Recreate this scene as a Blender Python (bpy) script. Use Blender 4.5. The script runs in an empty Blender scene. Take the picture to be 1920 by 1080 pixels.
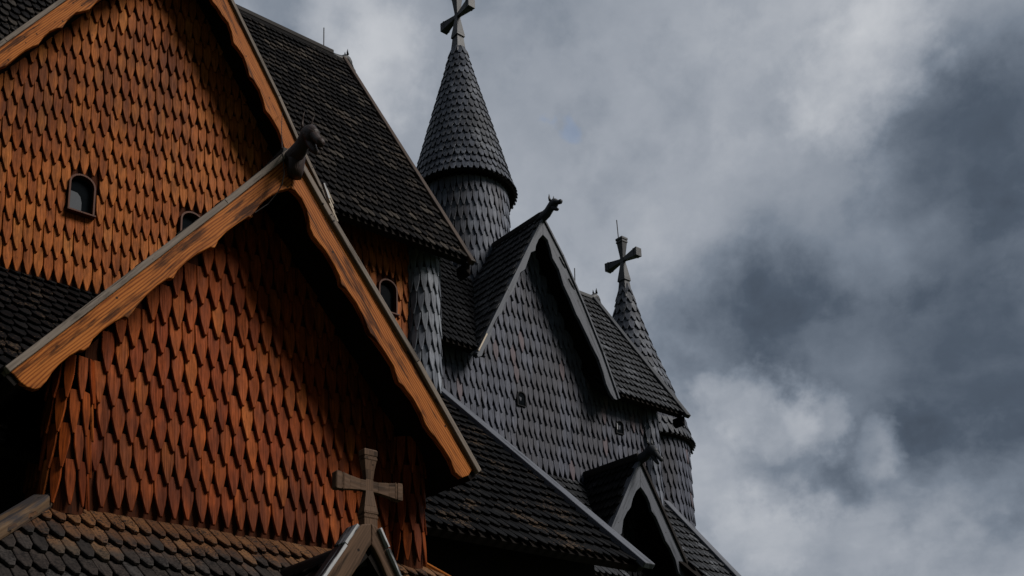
import bpy, math, random
from mathutils import Vector as V, Matrix
random.seed(11)
RN = random.random
sc = bpy.context.scene
COL = sc.collection

# ------------------------------------------------------------------ materials
class NT:
    def __init__(s, name, world=False, k=None):
        s.k = k
        if world:
            s.m = bpy.data.worlds.new(name)
        else:
            s.m = bpy.data.materials.new(name)
        s.m.use_nodes = True
        s.t = s.m.node_tree
        s.t.nodes.clear()
    def n(s, typ, **kw):
        nd = s.t.nodes.new('ShaderNode' + typ)
        for k, v in kw.items():
            if k.startswith('i_'):
                nd.inputs[k[2:].replace('_', ' ')].default_value = v
            else:
                setattr(nd, k, v)
        return nd
    def l(s, a, b):
        s.t.links.new(a, b)
    def val(s, x, sock):
        if isinstance(x, (int, float)):
            sock.default_value = x
        elif isinstance(x, (tuple, list)):
            sock.default_value = tuple(x) if len(x) != 3 or sock.type != 'RGBA' else (*x, 1)
        else:
            s.l(x, sock)
    def math(s, op, a, b=0.0, c=None, clamp=False):
        nd = s.n('Math', operation=op, use_clamp=clamp)
        s.val(a, nd.inputs[0]); s.val(b, nd.inputs[1])
        if c is not None: s.val(c, nd.inputs[2])
        return nd.outputs[0]
    def vmath(s, op, a, b):
        nd = s.n('VectorMath', operation=op)
        s.val(a, nd.inputs[0]); s.val(b, nd.inputs[1])
        return nd.outputs['Value'] if op == 'DOT_PRODUCT' else nd.outputs[0]
    def noise(s, vec, scale, detail=4, rough=.55, dist=0.0, color=False):
        nd = s.n('TexNoise')
        if vec is not None: s.l(vec, nd.inputs['Vector'])
        nd.inputs['Scale'].default_value = scale
        nd.inputs['Detail'].default_value = detail
        nd.inputs['Roughness'].default_value = rough
        nd.inputs['Distortion'].default_value = dist
        return nd.outputs['Color'] if color else nd.outputs['Fac']
    def ramp(s, fac, stops, interp='LINEAR'):
        nd = s.n('ValToRGB')
        r = nd.color_ramp
        r.interpolation = interp
        while len(r.elements) < len(stops): r.elements.new(.5)
        for e, (p, c) in zip(r.elements, stops):
            e.position = p
            e.color = (c, c, c, 1) if isinstance(c, (int, float)) else (*c, 1)
        s.l(fac, nd.inputs[0])
        return nd.outputs[0]
    def mix(s, fac, a, b, mode='MIX'):
        nd = s.n('Mix', data_type='RGBA', blend_type=mode)
        s.val(fac, nd.inputs[0]); s.val(a, nd.inputs[6]); s.val(b, nd.inputs[7])
        return nd.outputs[2]
    def smooth(s, x, a, b):
        nd = s.n('MapRange', interpolation_type='SMOOTHSTEP')
        s.val(x, nd.inputs[0]); nd.inputs[1].default_value = a; nd.inputs[2].default_value = b
        return nd.outputs[0]
    def gv(s):
        a = s.n('Attribute', attribute_name='gv')
        sp = s.n('SeparateXYZ'); s.l(a.outputs['Vector'], sp.inputs[0])
        return a.outputs['Vector'], sp.outputs[2]
    def pos(s):
        return s.n('NewGeometry').outputs['Position']
    def scalev(s, vec, v3):
        return s.vmath('MULTIPLY', vec, v3)
    def finish(s, col, rough=.7, bump=None, bstr=.3, bdist=.01, spec=.35):
        spec *= .5
        if isinstance(s.k, float): col = s.mix(1.0, col, (s.k, s.k, s.k), 'MULTIPLY')
        b = s.n('BsdfPrincipled')
        s.val(col, b.inputs['Base Color']); s.val(rough, b.inputs['Roughness'])
        b.inputs['Specular IOR Level'].default_value = spec
        if bump is not None:
            bn = s.n('Bump'); bn.inputs['Strength'].default_value = bstr; bn.inputs['Distance'].default_value = bdist
            s.l(bump, bn.inputs['Height']); s.l(bn.outputs[0], b.inputs['Normal'])
        o = s.n('OutputMaterial'); s.l(b.outputs[0], o.inputs[0])
        return s.m

def shingle_mat(name, k, stops, weather, wamt=.6, wscale=.55, grain_lo=.36, red=None, spec=.3, rough=.62, speck=None, streaks=.5):
    t = NT(name, k=k)
    g, rnd = t.gv()
    grain = t.noise(t.scalev(g, (75, 3.2, 1)), 1.0, 5, .65, .35)
    fine = t.noise(t.scalev(g, (260, 14, 1)), 1.0, 2, .5)
    col = t.ramp(rnd, stops)
    blotch = t.noise(t.scalev(g, (11, 4, 1)), 1.0, 3, .6)
    col = t.mix(1.0, col, t.ramp(grain, [(.28, grain_lo), (.5, .95), (.72, 1.38)]), 'MULTIPLY')
    col = t.mix(1.0, col, t.ramp(fine, [(.3, .78), (.65, 1.1)]), 'MULTIPLY')
    col = t.mix(1.0, col, t.ramp(blotch, [(.3, .62), (.62, 1.08)]), 'MULTIPLY')
    p = t.pos()
    w = t.noise(t.scalev(p, (1, 1, .6)), wscale, 4, .55)
    st = t.noise(t.scalev(p, (7, 7, .7)), 1.0, 3, .6)
    wf = t.math('MULTIPLY', t.smooth(t.math('ADD', w, t.math('MULTIPLY', t.math('SUBTRACT', st, .5), streaks)), .44, .66), wamt)
    col = t.mix(wf, col, t.mix(1.0, weather, t.ramp(grain, [(.3, .6), (.7, 1.3)]), 'MULTIPLY'))
    if red:
        rr = t.math('MULTIPLY', t.math('GREATER_THAN', rnd, red[0]), t.ramp(grain, [(.3, .25), (.6, .95)]))
        col = t.mix(rr, col, red[1])
    if speck:
        sp = t.noise(p, speck[0], 3, .65)
        big = t.noise(p, speck[0] * .06, 3, .6)
        f = t.smooth(t.math('ADD', sp, t.math('MULTIPLY', t.math('SUBTRACT', big, .5), 1.1)), speck[2], speck[2] + .06)
        col = t.mix(t.math('MULTIPLY', f, speck[3]), col, speck[1])
    knot = t.n('TexVoronoi', feature='F1'); t.l(t.scalev(g, (9, 5, 1)), knot.inputs['Vector']); knot.inputs['Scale'].default_value = .8
    col = t.mix(t.math('MULTIPLY', t.smooth(knot.outputs['Distance'], .1, .03), .6), col, weather)
    bump = t.math('ADD', t.math('MULTIPLY', grain, .7), t.math('MULTIPLY', fine, .3))
    return t.finish(col, t.ramp(grain, [(.3, rough + .15), (.7, rough - .1)]), bump, .45, .006, spec)

def board_mat(name, k, lo, hi, dark, damt=.5, spec=.3, rough=.6, wave=True, wthr=(.5, .68)):
    t = NT(name, k=k)
    g, rnd = t.gv()
    warp = t.noise(t.scalev(g, (5, 1.1, 1)), 1.0, 2, .5)
    gx = t.n('SeparateXYZ'); t.l(g, gx.inputs[0])
    ph = t.math('ADD', t.math('MULTIPLY', gx.outputs[0], 240), t.math('MULTIPLY', warp, 22))
    ring = t.math('MULTIPLY_ADD', t.math('SINE', ph), .5, .5)
    fine = t.noise(t.scalev(g, (180, 5, 1)), 1.0, 4, .6)
    med = t.noise(t.scalev(g, (24, 1.5, 1)), 1.0, 4, .6)
    tone = t.math('ADD', t.math('MULTIPLY', t.math('POWER', ring, 2.0), (.42 if wave else .1)), t.math('ADD', t.math('MULTIPLY', fine, .3), t.math('MULTIPLY', med, .55)))
    col = t.ramp(tone, [(.25, hi), (.5, tuple(.55 * a + .45 * b for a, b in zip(hi, lo))), (.85, lo), (1, tuple(.5 * a for a in lo))])
    p = t.pos()
    blot = t.noise(t.scalev(g, (14, 1.3, 1)), 1.0, 5, .65)
    f = t.math('MULTIPLY', t.smooth(blot, *wthr), damt)
    col = t.mix(f, col, dark)
    vk = t.n('TexVoronoi', feature='F1'); t.l(t.scalev(g, (7, 3.2, 1)), vk.inputs['Vector']); vk.inputs['Scale'].default_value = .8
    col = t.mix(t.math('MULTIPLY', t.smooth(vk.outputs['Distance'], .09, .03), .85), col, dark)
    ck = t.noise(t.scalev(g, (42, .8, 1)), 1.0, 3, .7)
    col = t.mix(t.math('MULTIPLY', t.smooth(ck, .66, .71), .8), col, dark)
    nv = t.n('TexVoronoi', feature='F1'); t.l(t.scalev(g, (5.5, 5.5, 1)), nv.inputs['Vector']); nv.inputs['Scale'].default_value = 1.0
    col = t.mix(t.math('MULTIPLY', t.smooth(nv.outputs['Distance'], .085, .06), .9), col, (.01, .008, .007))
    sp = t.noise(p, 60, 2, .6)
    col = t.mix(t.math('MULTIPLY', t.smooth(sp, .66, .74), .55), col, dark)
    bump = t.math('SUBTRACT', t.math('MULTIPLY', fine, .5), t.math('MULTIPLY', ring, .3))
    return t.finish(col, rough, bump, .4, .006, spec)

TAR = (.012, .007, .005)
M = {}
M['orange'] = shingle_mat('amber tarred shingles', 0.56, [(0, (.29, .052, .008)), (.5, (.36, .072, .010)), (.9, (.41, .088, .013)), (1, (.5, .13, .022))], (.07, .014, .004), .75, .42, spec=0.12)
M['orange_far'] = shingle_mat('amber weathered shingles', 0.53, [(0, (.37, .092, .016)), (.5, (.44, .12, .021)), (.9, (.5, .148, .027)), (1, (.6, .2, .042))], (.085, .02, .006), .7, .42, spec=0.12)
M['grey'] = shingle_mat('grey weathered shingles', 1.05, [(0, (.053, .057, .075)), (.5, (.068, .073, .094)), (1, (.088, .093, .118))], (.042, .04, .045), .7, .7, .7, red=(.95, (.09, .066, .07)), spec=0.2)
M['silver'] = shingle_mat('silver weathered shingles', 1.1, [(0, (.085, .095, .115)), (.5, (.14, .15, .175)), (1, (.21, .225, .25))], (.05, .053, .062), .6, 1.2, .6, spec=0.3)
M['drum'] = shingle_mat('blue grey tower shingles', 1.3, [(0, (.053, .058, .075)), (.5, (.077, .084, .104)), (1, (.11, .118, .14))], (.04, .038, .042), .75, .9, .6, spec=0.25)
M['spire'] = shingle_mat('dark tarred spire shingles', 1.25, [(0, (.022, .026, .035)), (.5, (.032, .037, .049)), (1, (.048, .054, .07))], (.016, .017, .02), .7, 1.0, .5, rough=.55, speck=(45, (.12, .13, .15), .6, .5), spec=0.3)
M['roof_brown'] = shingle_mat('black brown tarred roof shingles', 0.62, [(0, (.006, .005, .005)), (.6, (.011, .0095, .009)), (.82, (.024, .02, .018)), (1, (.085, .072, .06))], (.008, .007, .007), .5, .6, .5, rough=.62, speck=(30, (.12, .095, .075), .66, .55), spec=0.06)
M['roof_black'] = shingle_mat('black tarred roof shingles', 0.5, [(0, (.006, .0065, .0075)), (.6, (.011, .0115, .0135)), (1, (.02, .021, .024))], (.008, .008, .009), .5, .6, .5, rough=.6, speck=(38, (.11, .11, .12), .7, .5), spec=0.08)
M['roof_moss'] = shingle_mat('lichen flecked tarred roof shingles', 0.5, [(0, (.006, .006, .0065)), (.6, (.010, .010, .011)), (1, (.017, .0165, .017))], (.008, .008, .009), .5, .6, .5, rough=.6, speck=(26, (.12, .08, .05), .64, .7), spec=0.06)
M['roof_grey'] = shingle_mat('grey tarred roof shingles', 0.62, [(0, (.013, .014, .0165)), (.6, (.022, .0235, .0275)), (1, (.037, .039, .045))], (.012, .0125, .014), .6, .7, .5, rough=.52, speck=(34, (.19, .2, .22), .62, .6), spec=0.3)
M['skirt'] = shingle_mat('weathered skirt shingles', 0.6, [(0, (.13, .085, .06)), (.35, (.22, .115, .06)), (.7, (.3, .14, .06)), (1, (.2, .18, .17))], (.045, .043, .047), .85, .9, .45, spec=.3, rough=.7, speck=(40, (.02, .015, .012), .62, .8))
def weathered_skirt():
    t = NT('skirt shingles amber above grey below', k=.25)
    g, rnd = t.gv(); p = t.pos(); sp = t.n('SeparateXYZ'); t.l(p, sp.inputs[0])
    grain = t.noise(t.scalev(g, (75, 3.2, 1)), 1.0, 5, .65, .35)
    h = t.math('ADD', sp.outputs[2], t.math('ADD', t.math('MULTIPLY', rnd, .22), t.math('MULTIPLY', t.noise(p, 6, 4, .6), .5)))
    f = t.smooth(h, 4.12, 4.52)
    col = t.mix(f, t.ramp(rnd, [(0, (.06, .05, .045)), (.5, (.105, .08, .066)), (.8, (.115, .105, .1)), (1, (.2, .14, .09))]), t.ramp(rnd, [(0, (.26, .1, .035)), (.6, (.4, .17, .06)), (1, (.5, .24, .1))]))
    col = t.mix(1.0, col, t.ramp(grain, [(.28, .4), (.5, .95), (.72, 1.25)]), 'MULTIPLY')
    st = t.smooth(t.math('ADD', t.noise(p, 45, 3, .65), t.math('MULTIPLY', t.noise(p, 4, 3), .5)), .76, .86)
    col = t.mix(t.math('MULTIPLY', st, .9), col, (.016, .012, .011))
    return t.finish(col, .7, grain, .5, .006, .3)
M['skirt'] = weathered_skirt()
M['board'] = board_mat('amber pine boards', 0.6, (.24, .058, .010), (.64, .22, .045), (.03, .009, .003), .88, spec=.1, wthr=(.48, .64))
M['frame'] = board_mat('brown tarred window frame', 0.5, (.05, .013, .004), (.16, .045, .012), (.02, .006, .003), .5, wave=False)
M['frame_rake'] = board_mat('brown tarred rake board', 0.3, (.05, .03, .02), (.17, .1, .06), (.012, .01, .009), .85, wave=False)
M['board_grey'] = board_mat('grey tarred boards', 0.85, (.062, .067, .08), (.115, .122, .142), (.026, .029, .036), .8, wave=False)
M['verge'] = board_mat('weathered verge boards', 0.7, (.07, .055, .045), (.28, .23, .19), (.02, .014, .011), .7, wave=False, spec=.1)
M['log'] = board_mat('dark tarred ridge log', 0.6, (.02, .017, .016), (.042, .037, .035), (.009, .008, .008), .7, wave=False, spec=.1)
M['darkgrey'] = board_mat('dark grey tarred carving', 0.6, (.03, .032, .036), (.06, .063, .07), (.012, .012, .014), .7, wave=False, rough=.5)
M['carving'] = board_mat('brown black tarred carving', 0.7, (.016, .009, .007), (.045, .026, .02), (.008, .005, .004), .7, wave=False, rough=.5)
M['crosswood'] = board_mat('brown weathered cross wood', 0.62, (.04, .026, .018), (.17, .1, .062), (.018, .012, .008), .8, wave=False, rough=.6, spec=.1)
M['flaked'] = board_mat('flaking pale painted edge', 0.6, (.3, .3, .31), (.62, .62, .63), (.03, .03, .032), 1.0, wave=False, wthr=(.46, .56))
M['hip'] = board_mat('weathered hip beam', 0.3, (.11, .06, .032), (.38, .25, .15), (.07, .072, .085), .85, wave=False, wthr=(.44, .6), spec=.1)
M['soffit'] = board_mat('dark tarred eave boards', 0.6, (.010, .0085, .0075), (.018, .014, .012), TAR, .8, wave=False, rough=.8, spec=.1)
M['backing'] = board_mat('dark tarred sheathing', 0.5, (.05, .014, .006), (.1, .028, .01), TAR, .7, wave=False, rough=.8, spec=.1)
M['backing_grey'] = board_mat('dark grey sheathing', 0.5, (.025, .025, .027), (.05, .05, .053), TAR, .7, wave=False, rough=.8, spec=.15)

def simple(name, col, rough=.5, metal=0, spec=.5):
    t = NT(name)
    f = t.noise(t.pos(), 22, 3)
    c = t.mix(f, tuple(.75 * x for x in col), tuple(1.25 * x for x in col))
    m = t.finish(c, rough, None, spec=spec)
    m.node_tree.nodes['Principled BSDF'].inputs['Metallic'].default_value = metal
    return m
M['metal'] = simple('dull metal', (.03, .03, .032), .6, 0, .2)
M['glass'] = simple('dark window glass', (.004, .005, .006), .12, 0, .02)
M['pale_patch'] = simple('pale blue grey pane patch', (.018, .023, .03), .6)
M['straw'] = board_mat('splintered pale wood', 0.7, (.3, .22, .14), (.7, .6, .48), (.08, .05, .03), .8, wave=False)
t = NT('ground grass'); p_ = t.pos()
M['ground'] = t.finish(t.mix(t.noise(p_, 1.5, 6), (.02, .035, .01), (.06, .075, .03)), .9, t.noise(p_, 25, 4), .6, .05)

# ------------------------------------------------------------------ mesh builder
class MB:
    def __init__(s):
        s.v = []; s.f = []; s.g = []; s.mi = []; s.mats = []
    def mat(s, m):
        if m not in s.mats: s.mats.append(m)
        return s.mats.index(m)
    def add(s, vs, fs, gs, m):
        o = len(s.v); k = s.mat(m)
        s.v.extend(vs); s.g.extend(gs)
        for f in fs:
            s.f.append(tuple(i + o for i in f)); s.mi.append(k)
    def build(s, name, parent=None, bevel=0, smooth=False, label=None):
        me = bpy.data.meshes.new(name)
        me.from_pydata([tuple(v) for v in s.v], [], s.f)
        a = me.attributes.new('gv', 'FLOAT_VECTOR', 'POINT')
        a.data.foreach_set('vector', [c for g in s.g for c in g])
        for m in s.mats: me.materials.append(M[m])
        me.polygons.foreach_set('material_index', s.mi)
        if smooth: me.polygons.foreach_set('use_smooth', [True] * len(me.polygons))
        me.update()
        ob = bpy.data.objects.new(name, me)
        COL.objects.link(ob)
        if parent is not None: ob.parent = parent
        if bevel:
            b = ob.modifiers.new('bevel', 'BEVEL'); b.width = bevel; b.segments = 2; b.limit_method = 'ANGLE'; b.angle_limit = math.radians(35)
        if label: ob['label'] = label
        return ob
    # oriented box: origin corner-centre c, axes a,b,n with half sizes; gv along b
    def box(s, c, a, b, n, ha, hb, hn, m):
        c, a, b, n = V(c), V(a).normalized(), V(b).normalized(), V(n).normalized()
        o = RN() * 30
        vs, gs = [], []
        for i in (-1, 1):
            for j in (-1, 1):
                for k in (-1, 1):
                    vs.append(c + a * (i * ha) + b * (j * hb) + n * (k * hn))
                    gs.append((i * ha + k * hn * .7 + o, j * hb + o, .5))
        fs = [(0, 1, 3, 2), (4, 6, 7, 5), (0, 4, 5, 1), (2, 3, 7, 6), (0, 2, 6, 4), (1, 5, 7, 3)]
        s.add(vs, fs, gs, m)
    def beam(s, p, q, up, w, h, m):   # box from p to q, width w, height h
        p, q = V(p), V(q); d = (q - p).normalized(); a = d.cross(V(up)).normalized(); n = a.cross(d)
        s.box((p + q) / 2, a, d, n, w / 2, (q - p).length / 2, h / 2, m)
    def quad(s, pts, m, nn=12):
        pts = [V(p) for p in pts]; o = RN() * 30
        U = (pts[1] - pts[0]); W = (pts[3] - pts[0])
        s.add(pts, [tuple(range(len(pts)))], [((p - pts[0]).dot(U.normalized()) + o, (p - pts[0]).dot(W.normalized()) + o, .5) for p in pts], m)
    # prism: polygon in (x,z) on plane y0..y1, gv along direction d
    def prism_xz(s, poly, y0, y1, m, d=(0, 1)):
        o = RN() * 30; n = len(poly)
        L = math.hypot(*d); dx, dz = d[0] / L, d[1] / L
        vs, gs = [], []
        for y in (y0, y1):
            for x, z in poly:
                vs.append(V((x, y, z))); gs.append((x * dz - z * dx + o + (y - y0) * .8, x * dx + z * dz + o, .5))
        fs = [tuple(range(n)), tuple(range(2 * n - 1, n - 1, -1))] + [(i, n + i, n + (i + 1) % n, (i + 1) % n) for i in range(n)]
        s.add(vs, fs, gs, m)
    # loft of rings: list of (centre, xaxis, yaxis, rx, ry)
    def loft(s, rings, m, seg=12, cap=True, gscale=1):
        o = RN() * 30; vs, gs, fs = [], [], []
        acc = 0
        for k, (c, a, b, rx, ry) in enumerate(rings):
            c = V(c)
            if k: acc += (c - V(rings[k - 1][0])).length
            for i in range(seg):
                th = 2 * math.pi * i / seg
                vs.append(c + V(a) * (rx * math.cos(th)) + V(b) * (ry * math.sin(th)))
                gs.append((th * max(rx, ry) + o, acc + o, .5))
        for k in range(len(rings) - 1):
            for i in range(seg):
                j = (i + 1) % seg
                fs.append((k * seg + i, k * seg + j, (k + 1) * seg + j, (k + 1) * seg + i))
        if cap:
            fs.append(tuple(range(seg - 1, -1, -1))); fs.append(tuple((len(rings) - 1) * seg + i for i in range(seg)))
        s.add(vs, fs, gs, m)
    def shingle(s, O, U, W, N, w, e, m, style='spear', tl=.6, tip=.014, t=.024, L=None, cham=.006, jit=1.0, rnd=None, kick=.008):
        L = L or e * 1.3
        rnd = RN() if rnd is None else rnd
        ww = w * ((.92 if style == 'tile' else .965) - .06 * RN() * jit)
        if style == 'spear':
            T = e * tl
            out = [(-.5 * ww, L), (-.5 * ww, T), (-.345 * ww, T * .53), (-tip, 0), (tip, 0), (.345 * ww, T * .53), (.5 * ww, T), (.5 * ww, L)]
        elif style == 'spear_low':
            T = e * tl
            out = [(-.5 * ww, L), (-.5 * ww, T), (-tip, 0), (tip, 0), (.5 * ww, T), (.5 * ww, L)]
        else:
            T = e * tl
            out = [(-.5 * ww, L), (-.5 * ww, T), (-.36 * ww, T * .32), (-.14 * ww, 0), (.14 * ww, 0), (.36 * ww, T * .32), (.5 * ww, T), (.5 * ww, L)]
        tj = (RN() - .5) * .12 * w * jit
        yaw = (RN() - .5) * .036 * jit
        dv = (RN() - .5) * .045 * e * jit - (.05 + .1 * RN()) * e * (RN() < .02)
        dn = RN() * .006 * jit
        tw = (RN() - .5) * (.06 if RN() > .05 else .22) * jit
        ru, rv = RN() * 40, RN() * 40
        vs, gs = [], []
        n = len(out)
        for ring in range(3):
            for (u, v) in out:
                uu, vv = u, v
                nb = (t + kick) * (1 - v / e) + dn
                if ring == 0:
                    uu = u * (1 - 2 * cham / ww) if abs(u) > tip * 1.5 else u * .6
                    vv = v + cham * 1.2 * (1 - v / L); nn = nb + t
                elif ring == 1: nn = nb + t - cham
                else: nn = nb
                x = uu + tj * (1 - v / L) - yaw * (v - L)
                nn += tw * uu
                y = vv + dv
                vs.append(O + U * x + W * y + N * nn)
                gs.append((uu + ru, vv + rv, rnd))
        fs = [tuple(range(n - 1, -1, -1))]
        for r in (0, 1):
            for i in range(n - 1):
                fs.append((r * n + i, r * n + i + 1, (r + 1) * n + i + 1, (r + 1) * n + i))
        s.add(vs, fs, gs, m)

def inside(poly, x, y):
    c = False; n = len(poly); j = n - 1
    for i in range(n):
        xi, yi = poly[i]; xj, yj = poly[j]
        if (yi > y) != (yj > y) and x < (xj - xi) * (y - yi) / (yj - yi) + xi: c = not c
        j = i
    return c

def field(mb, P0, U, W, poly, w, e, m, holes=(), v0=None, wob=0.0, strict=False, **kw):
    """shingle a plane: P0 + u U + v W, courses starting at v0, clipped to poly (u,v)"""
    P0, U, W = V(P0), V(U).normalized(), V(W).normalized()
    N = U.cross(W)
    us = [p[0] for p in poly]; vs = [p[1] for p in poly]
    v0 = min(vs) if v0 is None else v0
    nr = int((max(vs) - v0) / e) + 2
    ph = RN() * 9
    for r in range(nr):
        v = v0 + r * e
        u = min(us) + (r % 2) * w * .5 + (RN() - .5) * .3 * w
        while u < max(us) + w:
            cu, cv = u, v + e * .4
            if strict: hit = inside(poly, cu - w * .3, v + e * .8) and inside(poly, cu + w * .3, v + e * .8)
            else: hit = inside(poly, cu, cv) or inside(poly, cu, v + e * .75)
            if hit:
                ok = True
                for (h0, h1, g0, g1) in holes:
                    if h0 < cu < h1 and g0 < v + e * .5 < g1: ok = False
                if ok:
                    dz = wob * math.sin(u * .9 + r * .35 + ph)
                    mb.shingle(P0 + U * u + W * (v + dz), U, W, N, w, e, m, **kw)
            u += w * (.97 + .06 * RN())

def column(mb, cx, cy, r, z0, z1, w, e, m, a0, a1, zref, back='backing', **kw):
    n = max(3, round(r * abs(a1 - a0) / w))
    row = 0; z = zref
    while z < z1:
        for i in range(n + 1):
            a = a0 + (a1 - a0) * (i + (.5 if row % 2 else 0)) / n
            N = V((math.cos(a), math.sin(a), 0)); U = V((-math.sin(a), math.cos(a), 0))
            mb.shingle(V((cx, cy, z)) + N * r, U, V((0, 0, 1)), N, w, e, m, **kw)
        z += e; row += 1
    mb.loft([((cx, cy, z0), (1, 0, 0), (0, 1, 0), r, r), ((cx, cy, z1), (1, 0, 0), (0, 1, 0), r, r)], back, 16)

def drum(mb, cx, cy, r, z0, z1, w, e, m, back, **kw):
    n = round(2 * math.pi * r / w); z = z0; row = 0
    while z < z1:
        for i in range(n):
            a = 2 * math.pi * (i + (.5 if row % 2 else 0) + .12 * (RN() - .5)) / n
            N = V((math.cos(a), math.sin(a), 0)); U = V((-math.sin(a), math.cos(a), 0))
            mb.shingle(V((cx, cy, z)) + N * r, U, V((0, 0, 1)), N, w, e, m, **kw)
        z += e; row += 1
    mb.loft([((cx, cy, z0 - .5), (1, 0, 0), (0, 1, 0), r, r), ((cx, cy, z1), (1, 0, 0), (0, 1, 0), r, r)], back, 48)

def cone(mb, cx, cy, prof, w, e, m, back, **kw):
    """prof: list of (z, r) from the eave upwards"""
    pts = [(r, z) for z, r in prof]
    seg = []; tot = 0
    for a, b in zip(pts, pts[1:]):
        d = math.hypot(b[0] - a[0], b[1] - a[1]); seg.append((tot, d, a, b)); tot += d
    s = 0; row = 0
    while s < tot - .05:
        for (s0, d, a, b) in seg:
            if s0 <= s <= s0 + d + 1e-6: break
        k = (s - s0) / d
        r = a[0] + (b[0] - a[0]) * k; z = a[1] + (b[1] - a[1]) * k
        tr, tz = (b[0] - a[0]) / d, (b[1] - a[1]) / d
        n = max(7, round(2 * math.pi * r / w)); ww = 2 * math.pi * r / n
        for i in range(n):
            an = 2 * math.pi * (i + (.5 if row % 2 else 0) + .1 * (RN() - .5)) / n
            c, sn = math.cos(an), math.sin(an)
            N = V((c * tz, sn * tz, -tr)); U = V((-sn, c, 0)); W = V((c * tr, sn * tr, tz))
            mb.shingle(V((cx + c * r, cy + sn * r, z)), U, W, N, ww, e, m, **kw)
        s += e; row += 1
    mb.loft([((cx, cy, z), (1, 0, 0), (0, 1, 0), max(r - .015, .01), max(r - .015, .01)) for r, z in pts], back, 40)
    r0, z0 = pts[0]
    mb.loft([((cx, cy, z0 - .03), (1, 0, 0), (0, 1, 0), r0 - .03, r0 - .03), ((cx, cy, z0 + .01), (1, 0, 0), (0, 1, 0), r0 + .012, r0 + .012)], 'soffit', 40)

def slab(mb, A, B, C, D, th, m):
    """roof deck under the quad A,B (eave) C,D (ridge)"""
    A, B, C, D = map(V, (A, B, C, D)); n = (B - A).cross(D - A).normalized()
    top = [p - n * .004 for p in (A, B, C, D)]; bot = [p - n * th for p in top]
    o = RN() * 30; U = (D - A).normalized(); W = (B - A).normalized()
    gs = [((p - A).dot(U) + o, (p - A).dot(W) + o, .5) for p in top + bot]
    mb.add(top + bot, [(0, 1, 2, 3), (7, 6, 5, 4), (0, 4, 5, 1), (1, 5, 6, 2), (2, 6, 7, 3), (3, 7, 4, 0)], gs, m)

def cross(mb, c, z, prof, arms, m, axis, sx=1.0, sy=1.0):
    """square tapered post through z-list (z,half), arms along axis: list of (dist, halfheight, halfdepth) at height arms_z"""
    x, y = c
    for a, b in zip(prof, prof[1:]):
        if b[0] - a[0] < 1e-6: continue
        h0, h1 = a[1], b[1]
        mb_frustum(mb, (x, y, z + a[0]), (x, y, z + b[0]), (1, 0, 0), (0, 1, 0), h0 * sx, h0 * sy, h1 * sx, h1 * sy, m)
    za, lst = arms
    ax = V(axis); sd = V((0, 0, 1)).cross(ax)
    for sgn in (-1, 1):
        for a, b in zip(lst, lst[1:]):
            mb_frustum(mb, V((x, y, z + za)) + ax * sgn * a[0], V((x, y, z + za)) + ax * sgn * b[0], sd, (0, 0, 1), a[2] * sy, a[1], b[2] * sy, b[1], m)

def mb_frustum(mb, p, q, a, b, a0, b0, a1, b1, m):
    p, q, a, b = V(p), V(q), V(a), V(b); o = RN() * 30
    vs, gs = [], []
    L = (q - p).length
    for c, ha, hb, l in ((p, a0, b0, 0), (q, a1, b1, L)):
        for i, j in ((-1, -1), (1, -1), (1, 1), (-1, 1)):
            vs.append(c + a * (ha * i) + b * (hb * j)); gs.append((i * ha + j * hb * .6 + o, l + o, .5))
    mb.add(vs, [(3, 2, 1, 0), (4, 5, 6, 7), (0, 1, 5, 4), (1, 2, 6, 5), (2, 3, 7, 6), (3, 0, 4, 7)], gs, m)

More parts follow.
